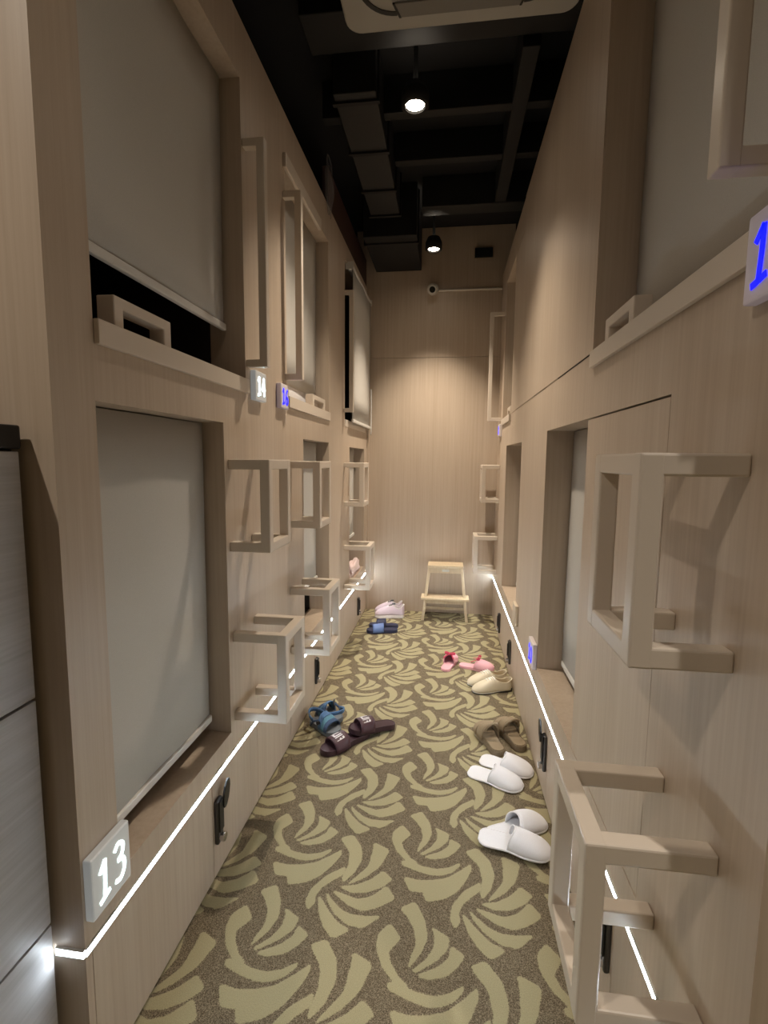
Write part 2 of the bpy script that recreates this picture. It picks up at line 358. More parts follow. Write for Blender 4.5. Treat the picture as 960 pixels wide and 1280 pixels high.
# ceiling cassette
def cassette():
    x0, x1, y0, y1, z = -.435, .445, 1.235, 2.115, 3.19
    t = thing('air_conditioner', 'off-white ceiling cassette air conditioner with rounded corners above the aisle', 'air conditioner', ((x0+x1)/2, (y0+y1)/2, z))
    def rr(a, b_, c, d, r, n=6):
        out = []
        for (cx, cy, s) in ((b_-r, d-r, 0), (a+r, d-r, 1), (a+r, c+r, 2), (b_-r, c+r, 3)):
            out += [(cx+r*math.cos((s+k/n)*math.pi/2), cy+r*math.sin((s+k/n)*math.pi/2)) for k in range(n+1)]
        return out
    bm = bmesh.new(); prism(bm, rr(x0, x1, y0, y1, .06), lambda u, v, s: (u, v, z+s*.045)); obj('fascia', bm, 'ac_white', t, bevel=.008)
    bm = bmesh.new(); prism(bm, rr(x0+.06, x1-.06, y0+.06, y1-.06, .05), lambda u, v, s: (u, v, z+.045+s*(ZC-.002-z-.045))); obj('body', bm, 'duct_grey', t)
    # curved air slots in the corners, flaps on the four sides, grille in the middle
    cx, cy = (x0+x1)/2, (y0+y1)/2; h = (x1-x0)/2
    for s in range(4):
        R = Matrix.Rotation(s*math.pi/2, 4, 'Z')
        T = Matrix.Translation((cx, cy, 0)) @ R
        bm = bmesh.new(); w2 = h-.20
        prism(bm, [(-w2, h-.125), (w2, h-.125), (w2-.02, h-.065), (-w2+.02, h-.065)], lambda u, v, s_: T @ Vector((u, v, z-.007+s_*.009)))
        fl = obj('air_flap', bm, 'ac_grey', t, bevel=.002)
        for sg in (-1, 1):
            bm = bmesh.new(); prism(bm, [(sg*w2, h-.125), (sg*(w2+.008), h-.125), (sg*(w2-.012), h-.065), (sg*(w2-.02), h-.065)], lambda u, v, s_: T @ Vector((u, v, z-.008+s_*.006)))
            obj('slot_edge', bm, 'dark_slot', fl)
        bm = bmesh.new(); ro, ri = .135, .118; c0 = h-.205
        arc = [(c0+ro*math.cos(k*math.pi/20), c0+ro*math.sin(k*math.pi/20)) for k in range(11)]+[(c0+ri*math.cos(k*math.pi/20), c0+ri*math.sin(k*math.pi/20)) for k in range(10, -1, -1)]
        prism(bm, arc, lambda u, v, s_: T @ Vector((u, v, z-.003+s_*.006))); obj('corner_slot', bm, 'dark_slot', t)
    g = boxobj('intake_grille', 'ac_white', t, cx-h+.15, cx+h-.15, cy-h+.15, cy+h-.15, z-.008, z+.002, bevel=.004)
    for k in range(12):
        yy = cy-h+.19+k*(2*h-.38)/11
        boxobj('grille_slat', 'ac_grey', g, cx-h+.18, cx+h-.18, yy-.008, yy+.008, z-.012, z-.006)
cassette()
# ------------------------------------------------------------------ lamps
def downlight(x, y, z, watts, label, angle=100, col=(1, .86, .70), group='ceiling downlights', blend=1.0, r=.045):
    t = thing('downlight', label, 'ceiling light', (x, y, z), 0)
    bm = bmesh.new(); n = 24; prof = [(r+.004, -.004), (r+.022, -.002), (r+.022, .05), (r+.004, .09), (r+.004, .02)]
    rows = [[(x+p[0]*math.cos(2*math.pi*k/n), y+p[0]*math.sin(2*math.pi*k/n), z+p[1]) for k in range(n)] for p in prof]
    grid(bm, rows, True); obj('trim_ring', bm, 'duct_black', t, smooth=True)
    bm = bmesh.new(); cyl(bm, (x, y, z+.006), (x, y, z+.03), r, 24); obj('lens', bm, 'lamp_lens', t)
    if ZC-z-.09 > .02:
        bm = bmesh.new(); cyl(bm, (x, y, z+.085), (x, y, ZC-.002), .012, 10); obj('stem', bm, 'duct_black', t)
    l = bpy.data.lights.new('downlight_bulb', 'SPOT'); l.energy = watts; l.color = col; l.spot_size = math.radians(angle); l.spot_blend = blend; l.shadow_soft_size = .03
    lo = bpy.data.objects.new('bulb', l); COL.objects.link(lo); lo.parent = t; lo.location = (0, 0, -.012)
downlight(-.196, 2.55, 3.20, SPOT_W*1.05, 'bright round downlight hanging below the black ceiling, nearer of the two in view', angle=100)
downlight(-.154, 4.18, 3.20, SPOT_W*1.8, 'small round downlight hanging before the end wall, farther of the two in view', angle=84)
downlight(-.215, .92, 3.20, SPOT_W*.045, 'round downlight over the entrance of the aisle')
downlight(-1.36, -.20, 3.30, LOBBY_W*1.6, 'round downlight over the lockers in the lobby', angle=150, col=(1, .89, .76))
downlight(.985, .0, 3.25, LOBBY_W*2.2, 'round downlight in the lobby right of the aisle entrance', angle=84, col=(1, .92, .82))
# ------------------------------------------------------------------ LED tapes
def led(name_label, pts):
    t = thing('led_strip', name_label, 'light strip', pts[0])
    bm = bmesh.new(); bm2 = bmesh.new()
    for a, b_ in zip(pts[:-1], pts[1:]):
        x0, x1 = sorted((a[0], b_[0])); y0, y1 = sorted((a[1], b_[1])); z = a[2]
        if x1-x0 < .1 and y1-y0 > .2:
            s = 1 if x0 < 0 else -1
            box(bm, x0-s*.008, x0-s*.002, y0, y1, z-.0105, z+.0105); box(bm, x0-s*.002, x0+s*.004, y0, y1, z+.0078, z+.0105); box(bm, x0-s*.002, x0+s*.004, y0, y1, z-.0105, z-.0078); box(bm2, x0-s*.001, x0+s*.0015, y0, y1, z-.0075, z+.0075)
        else:
            box(bm, x0, x1, y0-.002, y0-.0005, z-.0105, z+.0105); box(bm, x0, x1, y0-.006, y0-.002, z+.0078, z+.0105); box(bm, x0, x1, y0-.006, y0-.002, z-.0105, z-.0078); box(bm2, x0, x1, y0-.0045, y0-.002, z-.0075, z+.0075)
    obj('channel', bm, 'white_plastic', t); obj('tape', bm2, 'led', t)
led('glowing white LED strip along the left bunks, wrapping round their near corner', [(XL-.07, Y0L-.0, ZLED), (XL, Y0L, ZLED), (XL, YE-.02, ZLED)])
led('glowing white LED strip along the base of the right bunks', [(XR, Y0R, ZLED), (XR, YE-.02, ZLED)])
# ------------------------------------------------------------------ storage doors under the bunks
def latch(parent, s, xf, y, z, swing):
    d = s                                   # s = direction into the aisle
    bm = bmesh.new(); box(bm, xf, xf+d*.016, y, y+.042, z, z+.165); lt = obj('latch', bm, 'gunmetal', parent, bevel=.006)
    bm = bmesh.new(); box(bm, xf+d*.016, xf+d*.021, y+.004, y+.038, z+.046, z+.161); obj('latch_cover', bm, 'black_plastic', lt, bevel=.004)
    bm = bmesh.new(); cyl(bm, (xf+d*.014, y+.021, z+.022), (xf+d*.032, y+.021, z+.022), .016, 16); obj('lock_knob', bm, 'chrome', lt, bevel=.002)
    bm = bmesh.new(); n = 14
    if swing: c = (y+.055, z+.165, .022, .05, -.35)
    else: c = (y+.021, z+.10, .012, .045, 0)
    prism(bm, [(c[0]+c[2]*math.cos(a)*math.cos(c[4])-c[3]*math.sin(a)*math.sin(c[4]), c[1]+c[2]*math.cos(a)*math.sin(c[4])+c[3]*math.sin(a)*math.cos(c[4])) for a in [2*math.pi*k/n for k in range(n)]],
          lambda u, v, q: (xf+d*(.018+q*.008), u, v)); obj('turn_lever', bm, 'black_plastic', lt, bevel=.002)
def storage(side, cuts, labels, latches):
    xf = XL if side < 0 else XR; d = -side
    for i in range(len(cuts)-1):
        a, b_ = cuts[i]+.0015, cuts[i+1]-.0015
        if labels[i] is None: continue
        t = thing('storage_door', labels[i], 'storage door', (xf, (a+b_)/2, .004), 0, 'storage doors under the bunks')
        boxobj('door_panel', 'oak', t, xf, xf-d*.02, a, b_, .012, ZLED-.010, bevel=.0015)
        if i in latches: latch(t, d, xf, a+latches[i][0], latches[i][1], latches[i][2])
storage(-1, [.921, 1.50, 1.91, 2.36, 2.815, 3.25, 3.70, 4.25, 4.73],
        ['plain storage panel on the left below the lit number 13 plate', 'storage door with a chrome latch and raised black lever, nearest left latch', 'plain storage panel on the left beneath the nearest left ladder steps',
         'plain storage panel on the left beneath the second left ladder', 'storage door with a black and chrome latch behind the strappy blue sandals', 'plain storage panel on the left just beyond the second left latch',
         'plain storage panel on the left before the farthest left latch', 'storage door with a small black latch beside the navy slides, farthest left'],
        {1: (.006, .135, True), 4: (.006, .11, False), 7: (.01, .085, False)})
storage(1, [Y0R+.02, 1.225, 2.075, 2.66, 3.30, 3.98, 4.73],
        ['storage panel on the right beneath the large near ladder frames', 'storage door with black latch on the right, seen through the lowest ladder frame',
         'storage door with chrome and black latch on the right above the white slippers', 'plain storage panel on the right beneath the blue number plate', 'storage door with black latch on the right near the cream shoes', 'storage door with small latch on the right near the stool'],
        {1: (.006, .14, False), 2: (.012, .14, True), 4: (.006, .11, False), 5: (.01, .085, False)})
for s, x in ((-1, XL), (1, XR)):
    bm = bmesh.new(); box(bm, x+s*.03, x+s*.06, (Y0L if s < 0 else Y0R)+.055, YE, 0, ZLED+.01)
    struct('wall_left_base' if s < 0 else 'wall_right_base', bm, 'seam_dark')
# ------------------------------------------------------------------ ledges with hand grips at the upper openings
def ledge(side, y0, y1, z0, z1, grip, label, prot=.014):
    xf = XL if side < 0 else XR; d = -side
    t = thing('bunk_ledge', label, 'ledge', (xf, (y0+y1)/2, z0))
    boxobj('board', 'beige_metal', t, xf+d*prot, xf+d*.0005, y0, y1, z0, z1+.001, bevel=.002)
    if grip:
        a, b_, h = grip; w_ = .034; xa, xb = xf-d*.004, xf-d*.05; zb = z1
        g = thing_part('hand_grip', t)
        bm = bmesh.new()
        prism(bm, [(a, zb), (a, zb+h), (b_, zb+h), (b_, zb), (b_-w_, zb), (b_-w_, zb+h-.028), (a+w_, zb+h-.028), (a+w_, zb)], lambda u, v, s: (xa+(xb-xa)*s, u, v))
        obj('hand_grip', bm, 'beige_metal', t, bevel=.003)
def thing_part(n, t): return None
ledge(-1, 1.03, 1.868, 1.752, 1.806, (1.11, 1.352, .078), 'pale ledge with a square hand grip at the nearest upper left bunk')
ledge(-1, 2.36, 3.207, 1.752, 1.806, (2.84, 3.13, .075), 'pale ledge with a square hand grip at the second upper left bunk')
ledge(-1, 3.72, 4.64, 1.752, 1.806, None, 'pale ledge under the hanging roller blind at the far left bunk', .004)
ledge(1, .845, 1.69, 1.80, 1.85, (1.37, 1.60, .075), 'pale ledge with a square hand grip at the near upper right bunk')
ledge(1, 3.80, 4.36, 1.80, 1.85, (3.86, 4.06, .07), 'pale ledge with a small hand grip at the far upper right bunk')
# ------------------------------------------------------------------ blinds
def blind(side, xp, y0, y1, z0, z1, label, bar=True, roller=None, chain=None):
    d = -side
    t = thing('roller_blind', label, 'blind', (xp, (y0+y1)/2, z0))
    bm = bmesh.new(); n = 10
    grid(bm, [[(xp+.003*math.sin(k*1.1+j*.4), y0+(y1-y0)*k/n, z0+(z1-z0)*j/6) for k in range(n+1)] for j in range(7)])
    obj('fabric', bm, 'blind', t, smooth=True, solid=.002)
    if bar: boxobj('bottom_bar', 'pale_bar', t, xp-.008, xp+.010*d if d > 0 else xp+.008, y0, y1, z0-.024, z0+.003, bevel=.005)
    if roller:
        bm = bmesh.new(); cyl(bm, (xp-d*.02, y0-.02, z1), (xp-d*.02, y1+.01, z1), roller, 18); ro = obj('roller_tube', bm, 'pale_bar', t)
        for yy in (y0-.03, y1+.01): boxobj('bracket', 'white_plastic', t, xp-d*.05, xp+d*.012, yy, yy+.01, z1-.028, z1+.028, bevel=.003)
    if chain:
        bm = bmesh.new(); tube(bm, [(xp+d*.014, chain, z0-.06), (xp+d*.014, chain+.012, z0-.075), (xp+d*.014, chain+.024, z0-.06), (xp+d*.014, chain+.024, z0+.35), (xp+d*.014, chain, z0+.35)], .004, 6, True)
        obj('pull_chain', bm, 'white_plastic', t, smooth=True)
    return t
bl, br = XL-.075, XR+.118
blind(-1, bl, 1.03, 1.645, .542, 1.622, 'wide grey roller blind over the nearest lower left bunk', roller=None)
blind(-1, bl, 1.035, 1.845, 2.01, 2.885, 'grey roller blind pulled partly up over the nearest upper left bunk')
blind(-1, bl, 2.63, 3.15, .72, 1.606, 'grey roller blind over the second lower left bunk')
blind(-1, bl, 2.37, 3.17, 1.895, 2.875, 'pale roller blind inside the second upper left bunk', bar=False)
blind(-1, bl, 3.905, 4.46, .82, 1.596, 'grey roller blind over the farthest lower left bunk')
blind(-1, XL+.035, 3.84, 4.71, 1.815, 2.965, 'long beige roller blind hung in front of the far upper left bunk', roller=.026, chain=4.68)
blind(1, br, 1.11, 2.385, .535, 1.638, 'grey roller blind behind the sliding panel of the near lower right bunk')
blind(1, br, .725, 1.68, 1.875, 2.975, 'grey roller blind over the near upper right bunk', bar=False)
blind(1, br, 3.2, 3.99, .52, 1.616, 'grey roller blind over the far lower right bunk')
blind(1, br, 3.41, 4.35, 1.90, 2.975, 'pale roller blind over the far upper right bunk')
tag(boxobj('blind_valance', 'beige_metal', None, XL+.0005, XL+.018, 2.33, 2.97, 2.842, 2.905, bevel=.003), 'beige valance strip above the second upper left bunk', 'valance')
# flush sliding panels on the right side
def panel(y0, y1, z0, z1, label):
    t = thing('sliding_panel', label, 'panel', (XR, (y0+y1)/2, z0))
    boxobj('panel_board', 'oak', t, XR+.001, XR+.024, y0, y1, z0, z1, bevel=.001)
panel(1.110, 1.72, .489, 1.637, 'flush oak sliding panel beside the near lower right bunk opening')
panel(3.404, 3.80, 1.854, 2.974, 'pale oak sliding panel beside the far upper right bunk opening')
t = thing('wall_panel', 'large oak wall panel beyond the near upper right bunk with a dark lower seam', 'panel', (XR, 2.0, 1.85))
boxobj('panel_board', 'oak', t, XR-.003, XR-.0002, 1.693, 3.39, 1.853, ZR)
boxobj('seam', 'seam_dark', t, XR-.0012, XR-.0002, 1.693, 2.21, 1.849, 1.8535)
# ------------------------------------------------------------------ ladder frames
BW = .037
def step_frame(side, y0, y1, z0, z1, prot, label):
    xf = XL if side < 0 else XR; d = -side; xo = xf+d*prot; xi = xo-d*BW
    t = thing('ladder_step_frame', label, 'ladder step', (xf, (y0+y1)/2, z0), 0, 'box-shaped ladder steps on the bunk fronts')
    K = dict(bevel=.004)
    for a in (y0, y1-BW): boxobj('post', 'beige_metal', t, xi, xo, a, a+BW, z0, z1, **K)
    for a in (z0, z1-BW): boxobj('rail', 'beige_metal', t, xi+d*.0004, xo-d*.0004, y0+BW*.5, y1-BW*.5, a+.0004, a+BW-.0004, **K)
    for a in (y0, y1-BW):
        for c in (z0, z1-BW): boxobj('arm', 'beige_metal', t, xf, xi+d*BW*.45, a+.0004, a+BW-.0004, c+.0004, c+BW-.0004, **K)
step_frame(-1, 1.685, 1.925, 1.158, 1.497, .156, 'upper box-shaped ladder step of the nearest left ladder')
step_frame(-1, 1.692, 1.932, .500, .848, .208, 'lower box-shaped ladder step of the nearest left ladder')
step_frame(-1, 2.385, 2.625, 1.150, 1.490, .156, 'upper box-shaped ladder step of the second left ladder')
step_frame(-1, 2.37, 2.61, .490, .842, .208, 'lower box-shaped ladder step of the second left ladder')
step_frame(-1, 3.68, 3.92, 1.140, 1.476, .156, 'upper box-shaped ladder step of the far left ladder')
step_frame(-1, 3.68, 3.92, .485, .835, .208, 'lower box-shaped ladder step of the far left ladder')
step_frame(1, .810, 1.050, 1.165, 1.515, .160, 'large upper box-shaped ladder step in the right foreground')
step_frame(1, .803, 1.045, .505, .856, .212, 'large lower box-shaped ladder step in the right foreground')
step_frame(1, 4.44, 4.68, 1.125, 1.463, .156, 'upper box-shaped ladder step of the far right ladder by the end wall')
step_frame(1, 4.44, 4.68, .475, .822, .208, 'lower box-shaped ladder step of the far right ladder by the end wall')
def grab(side, y, z0, z1, prot, label, wd=.032, dp=.032):
    xf = XL if side < 0 else XR; d = -side; xo = xf+d*prot
    t = thing('grab_handle', label, 'grab handle', (xf, y, z0), 0, 'tall grab handles beside the upper bunks')
    boxobj('upright', 'beige_metal', t, xo, xo-d*wd, y, y+dp, z0, z1, bevel=.003)
    for c in (z0, z1-.03): boxobj('arm', 'beige_metal', t, xf, xo-d*wd*.5, y+.0004, y+dp-.0004, c+.0004, c+.0296, bevel=.003)
grab(-1, 1.87, 1.855, 2.687, .086, 'tall slim grab handle above the lit number 14 plate')
grab(-1, 2.325, 1.878, 2.735, .088, 'tall slim grab handle above the blue number plate on the left')
grab(-1, 3.68, 1.857, 2.742, .072, 'tall slim grab handle beside the far left hanging blind')
grab(1, .80, 1.918, 2.74, .086, 'tall grab handle at the upper right edge above the blue digit plate')
grab(1, 4.47, 1.85, 2.78, .12, 'tall slim grab handle on the far right beside the end wall')
# ------------------------------------------------------------------ number plates
def spline(pts, n=8):
    out = []; P = [pts[0]]+list(pts)+[pts[-1]]
    for i in range(1, len(P)-2):
        a, b_, c, e = [np.array(q, float) for q in P[i-1:i+3]]
        for k in range(n):
            t = k/n; out.append(.5*((2*b_)+(-a+c)*t+(2*a-5*b_+4*c-e)*t*t+(-a+3*b_-3*c+e)*t**3))
    out.append(np.array(pts[-1], float)); return out
GLYPH = {   # strokes in a 0..1 wide, 0..1.6 high cell
    '1': [[(.18, 1.15), (.38, 1.36), (.56, 1.56)], [(.56, 1.56), (.54, .9), (.46, .06)], [(.1, -.02), (.46, .05), (.86, .14)]],
    '2': [[(.12, 1.15), (.3, 1.48), (.62, 1.5), (.82, 1.2), (.62, .75), (.3, .35), (.1, .05)], [(.1, .05), (.5, .1), (.92, .06)]],
    '3': [[(.12, 1.36), (.42, 1.56), (.78, 1.36), (.7, 1.02), (.36, .86)], [(.36, .86), (.76, .74), (.84, .36), (.52, .02), (.1, .1)]],
    '4': [[(.62, 1.56), (.34, 1.0), (.08, .52), (.5, .54), (.96, .6)], [(.62, 1.56), (.66, .8), (.64, .0)]],
    '6': [[(.74, 1.5), (.4, 1.2), (.16, .6), (.3, .08), (.66, .06), (.84, .42), (.6, .76), (.22, .56)]],
    '8': [[(.5, .82), (.2, 1.1), (.3, 1.5), (.66, 1.5), (.78, 1.14), (.5, .82), (.18, .44), (.3, .04), (.68, .04), (.84, .42), (.5, .82)]],
    '0': [[(.5, 1.54), (.16, 1.1), (.16, .45), (.5, .02), (.84, .45), (.84, 1.1), (.5, 1.54)]],
}
def plate(side, y0, y1, z0, z1, text, lit, label, thick=.022):
    """lit: 'white', 'blue' or None"""
    xf = XL if side < 0 else XR; d = -side; xo = xf+d*thick
    t = thing('number_plate', label, 'number plate', (xf, (y0+y1)/2, z0), 0)
    boxobj('plate', {'white': 'plate_lit', 'blue': 'plate_blue', None: 'plate_plain'}[lit], t, xf+d*.0005, xo, y0, y1, z0, z1, bevel=.004)
    w_, h_ = y1-y0, z1-z0; cw = .34*w_; gap = .06*w_; tot = len(text)*cw+(len(text)-1)*gap; sc = .64*h_/1.6
    for i, ch in enumerate(text):
        bm = bmesh.new()
        u0 = (w_-tot)/2+i*(cw+gap); v0 = .18*h_
        for st in GLYPH[ch]:
            P = [(u0+p[0]*cw, v0+p[1]*sc) for p in spline(st)]; r = .0048
            L_, R_ = [], []
            for k in range(len(P)):
                a, b_ = P[max(k-1, 0)], P[min(k+1, len(P)-1)]; dx, dy = b_[0]-a[0], b_[1]-a[1]; ln = math.hypot(dx, dy) or 1
                L_.append((P[k][0]-dy/ln*r, P[k][1]+dx/ln*r)); R_.append((P[k][0]+dy/ln*r, P[k][1]-dx/ln*r))
            def pt(u, v, lay): return (xo+d*(.0002+.0016*lay), (y0+u) if side < 0 else (y1-u), z0+v)
            for k in range(len(P)-1):
                q = [L_[k], L_[k+1], R_[k+1], R_[k]]
                a = [bm.verts.new(pt(u, v, 0)) for u, v in q]; c = [bm.verts.new(pt(u, v, 1)) for u, v in q]
                bm.faces.new(c); bm.faces.new(a[::-1])
                for e in range(4): bm.faces.new((a[e], a[(e+1) % 4], c[(e+1) % 4], c[e]))
        o = obj('digit', bm, 'digit_white' if lit == 'white' else 'digit_blue', t)
plate(-1, .905, 1.037, .455, .605, '13', 'white', 'number plate with glowing white 13 at the near left corner')
plate(-1, 1.905, 2.02, 1.735, 1.852, '14', 'white', 'number plate with glowing white 14 below the nearest left grab handle', .024)
plate(-1, 2.205, 2.315, 1.735, 1.848, '16', 'blue', 'small number plate with glowing blue digits on the upper left side', .024)
plate(1, .701, .833, 1.735, 1.862, '12', 'blue', 'number plate with a glowing blue digit 1 at the right edge')
plate(1, 2.402, 2.530, .47, .60, '10', 'blue', 'number plate with glowing blue digits beside the near lower right bunk')
plate(1, 3.045, 3.165, .47, .60, '', None, 'blank beige number plate beside the far lower right bunk')
plate(1, 4.40, 4.50, 1.715, 1.82, '8', 'blue', 'tiny number plate glowing blue beside the end wall')
# ------------------------------------------------------------------ CCTV and its conduit
def cctv():
    x, y, z = -.175, YE, 3.055
    t = thing('security_camera', 'small white security camera on the end wall', 'camera', (x, y, z))
    bm = bmesh.new(); cyl(bm, (x, y, z+.02), (x, y-.03, z+.02), .052, 24); obj('mount', bm, 'cctv_white', t, bevel=.004)
    bm = bmesh.new(); cyl(bm, (x, y-.03, z+.02), (x, y-.055, z+.0), .022, 14); obj('neck', bm, 'cctv_white', t)
    bm = bmesh.new(); cyl(bm, (x, y-.045, z+.012), (x, y-.135, z-.022), .040, 24); b_ = obj('housing', bm, 'cctv_white', t, bevel=.006)
    bm = bmesh.new(); cyl(bm, (x, y-.134, z-.0215), (x, y-.140, z-.024), .027, 20); obj('lens', bm, 'lens_black', b_)
    bm = bmesh.new(); cyl(bm, (x+.055, YE-.012, 3.062), (XR-.003, YE-.012, 3.062), .011, 12)
    tag(obj('conduit_pipe', bm, 'cctv_white', smooth=False), 'thin white conduit running right from the security camera', 'pipe')
cctv()
# ------------------------------------------------------------------ lockers at the left edge
def lockers():
    xf, y0, y1 = -.853, -.45, .885
    t = thing('locker_cabinet', 'grey wood locker cabinet with black top at the left edge', 'locker', (xf-.25, .2, 0))
    boxobj('carcass', 'duct_grey', t, xf-.48, xf-.018, y0, y1, 0, 1.515)
    boxobj('top', 'black_top', t, xf-.49, xf+.006, y0-.005, y1, 1.515, 1.562, bevel=.004)
    zs = [.02, .465, .99, 1.513]
    for k in range(3):
        for a, b_ in ((y0, .215), (.215, y1)):
            dr = boxobj('locker_door', 'locker_wood', t, xf-.018, xf, a+.002, b_-.002, zs[k]+.003, zs[k+1]-.003, bevel=.0015)
            bm = bmesh.new(); cyl(bm, (xf, a+.05, zs[k+1]-.08), (xf+.012, a+.05, zs[k+1]-.08), .012, 14); obj('lock', bm, 'chrome', dr)
lockers()
# ------------------------------------------------------------------ bedding seen under the far left blind
def lump(name, mat, parent, c, s, seed, amp=.12):
    rnd = random.Random(seed); ph = [(rnd.uniform(2, 5), rnd.uniform(2, 5), rnd.uniform(0, 6)) for _ in range(4)]
    bm = bmesh.new(); bmesh.ops.create_uvsphere(bm, u_segments=28, v_segments=16, radius=1)
    for v in bm.verts:
        p = v.co.copy(); q = Vector([math.copysign(abs(k)**.6, k) for k in p])
        k = 1+amp*sum(math.sin(a*p.x*2+b_*p.y*2+e+p.z*3) for a, b_, e in ph)/2
        v.co = Vector((c[0]+s[0]*q.x*k, c[1]+s[1]*q.y*k, c[2]+s[2]*(q.z if q.z < 0 else q.z*k)))
    return obj(name, bm, mat, parent, smooth=True)
boxm = boxobj('mattress', 'blush_cloth', None, XL-TH-.80, XL-TH-.01, 3.92, 4.58, .467, .53, bevel=.02); tag(boxm, 'thin pale mattress in the farthest lower left bunk', 'mattress')
tag(lump('duvet', 'blush_cloth', None, (XL-.045, 4.26, .53), (.036, .27, .057), 3), 'crumpled blush white duvet in the farthest lower left bunk', 'duvet')
tag(lump('cushion', 'pink_cloth', None, (XL-.118, 4.18, .585), (.030, .11, .11), 5, .05), 'pink cushion behind the crumpled duvet', 'cushion')
tag(lump('bedding_bag', 'white_cloth', None, (XL-.118, 2.77, 1.895), (.033, .36, .085), 8, .1), 'white bedding bulging out of the second upper left bunk', 'bedding')
# ------------------------------------------------------------------ step stool
def stool():
    t = thing('step_stool', 'pale wooden two-step stool standing against the end wall', 'stool', (.0, 4.57, 0))
    yf, yb = 4.49, 4.70; zt = .50
    X = lambda z, s: s*(.205-.055*z/.5)       # half width narrows to the top
    def leg(s, y0, y1, zt_, th=.034, wd=.026):
        bm = bmesh.new()
        a = Vector((X(0, s), y0, 0)); b_ = Vector((X(zt_, s), y1, zt_))
        prism(bm, [(-wd/2, -th/2), (wd/2, -th/2), (wd/2, th/2), (-wd/2, th/2)], lambda u, v, q: (a if q == 0 else b_)+Vector((u, v, 0)))
        obj('leg', bm, 'stool_wood', t, bevel=.003)
    for s in (-1, 1):
        leg(s, yf, yf+.045, zt); leg(s, yb, yb-.03, zt)
    boxobj('top_board', 'stool_wood', t, -.165, .165, yf+.02, yb-.005, zt, zt+.024, bevel=.004)
    boxobj('top_apron', 'stool_wood', t, -.142, .142, yf+.034, yf+.054, zt-.052, zt, bevel=.002)
    boxobj('top_apron', 'stool_wood', t, -.142, .142, yb-.048, yb-.03, zt-.052, zt, bevel=.002)
    boxobj('step_board', 'stool_wood', t, -.222, .222, yf-.04, yf+.115, .205, .227, bevel=.004)
    boxobj('step_apron', 'stool_wood', t, -.172, .172, yf+.012, yf+.030, .160, .205, bevel=.002)
    boxobj('low_rail', 'stool_wood', t, -.185, .185, yb-.022, yb-.006, .05, .075, bevel=.002)
    for s in (-1, 1): boxobj('side_rail', 'stool_wood', t, s*.170, s*.190, yf+.03, yb-.02, .185, .207, bevel=.002)
    boxobj('label_sticker', 'white_plastic', t, -.03, .035, yf+.0332, yf+.034, zt-.036, zt-.016)
stool()
# ------------------------------------------------------------------ footwear
HEEL = [.72]
def foot_w(t, L, w, flip=1):
    """half widths (left, right) of a foot outline at t = 0 heel .. 1 toe"""
    e0 = math.sqrt(max(0, 1-((.13-t)/.13)**2)) if t < .13 else 1
    e1 = math.sqrt(max(0, 1-((t-.80)/.20)**2)) if t > .80 else 1
    base = HEEL[0]+(1-HEEL[0])*(.5-.5*math.cos(math.pi*min(1, max(0, (t-.15)/.55))))
    k = w/2*base*min(e0, e1)
    sh = flip*.05*w*math.sin(math.pi*t)*1.0
    waist = .10*w*math.exp(-((t-.42)/.16)**2)
    return (k+sh-(waist if flip > 0 else 0), k-sh-(waist if flip < 0 else 0))
TS = [0, .015, .04, .08, .13, .2, .28, .36, .44, .52, .60, .68, .74, .80, .86, .91, .95, .98, .993, 1]
def sole_mesh(L, w, h, flip=1, rise=0, flare=0, dish=0):
    bm = bmesh.new(); prof = []
    for t in TS:
        a, c = foot_w(t, L, w, flip); prof.append((t, max(a, .002), max(c, .002)))
    out = [(c, t*L) for t, a, c in prof]+[(-a, t*L) for t, a, c in prof[::-1]]
    def zt(y): return h+rise*(max(0, .5-y/L)*2)**1.2
    rows = []
    for k, (sc, zf) in enumerate(((.96, 0), (1.0+flare, .12), (1, .85), (.97, 1.0), (.88, 1.0))):
        rows.append([((u*sc), L/2+(v-L/2)*(1-(1-sc)*.4), zt(v)*zf-(dish if k == 4 else 0)) for u, v in out])
    V = grid(bm, rows, True)
    n = len(out); m = n//2
    for R_, rev in ((V[0], True), (V[-1], False)):
        for i in range(m-1):
            q = [R_[i], R_[i+1], R_[n-2-i], R_[n-1-i]]
            if len(set(q)) == 4: bm.faces.new(q[::-1] if rev else q)
    return bm
def strap_mesh(L, w, t0, t1, base, height, flip=1, lean=0, n=14, m=6, out=.004):
    """band over the foot between t0 and t1 (0 heel, 1 toe)"""
    bm = bmesh.new(); rows = []
    for j in range(m+1):
        t = t0+(t1-t0)*j/m; a, c = foot_w(t, L, w, flip); hh = height*(1-lean*(j/m))
        rows.append([((c+out if math.cos(th) > 0 else a+out)*math.copysign(abs(math.cos(th))**.8, math.cos(th)), t*L, base+hh*math.sin(th)**.85 if th not in (0, math.pi) else base) for th in [math.pi*k/n for k in range(n+1)]])
    grid(bm, rows); return bm
def vamp_mesh(L, w, t0, base, hfun, flip=1, n=16, sag=.0, out=.001):
    """closed toe cover from t0 to the toe tip; the opening edge dips back at the sides"""
    bm = bmesh.new(); rows = []; m = 12
    for j in range(m+1):
        q = j/m; row = []
        for k in range(n+1):
            th = math.pi*k/n; t = t0+sag*(math.sin(th)**2-1)*(1-q); t = t+(1-t)*(1-(1-q)**1.6) if q < 1 else 1
            a, c = foot_w(min(t, .9995), L, w, flip); s = math.cos(th)
            row.append(((c+out)*s if s > 0 else (a+out)*s, t*L, base+hfun(t)*math.sin(th)**.8))
        rows.append(row)
    grid(bm, rows); return bm
def place(name, label, cat, x, y, rot, group=None, z=0, tilt=(0, 0)):
    t = thing(name, label, cat, (x, y, z), 0, group, world=False); t.rotation_euler = (tilt[0], tilt[1], rot); return t
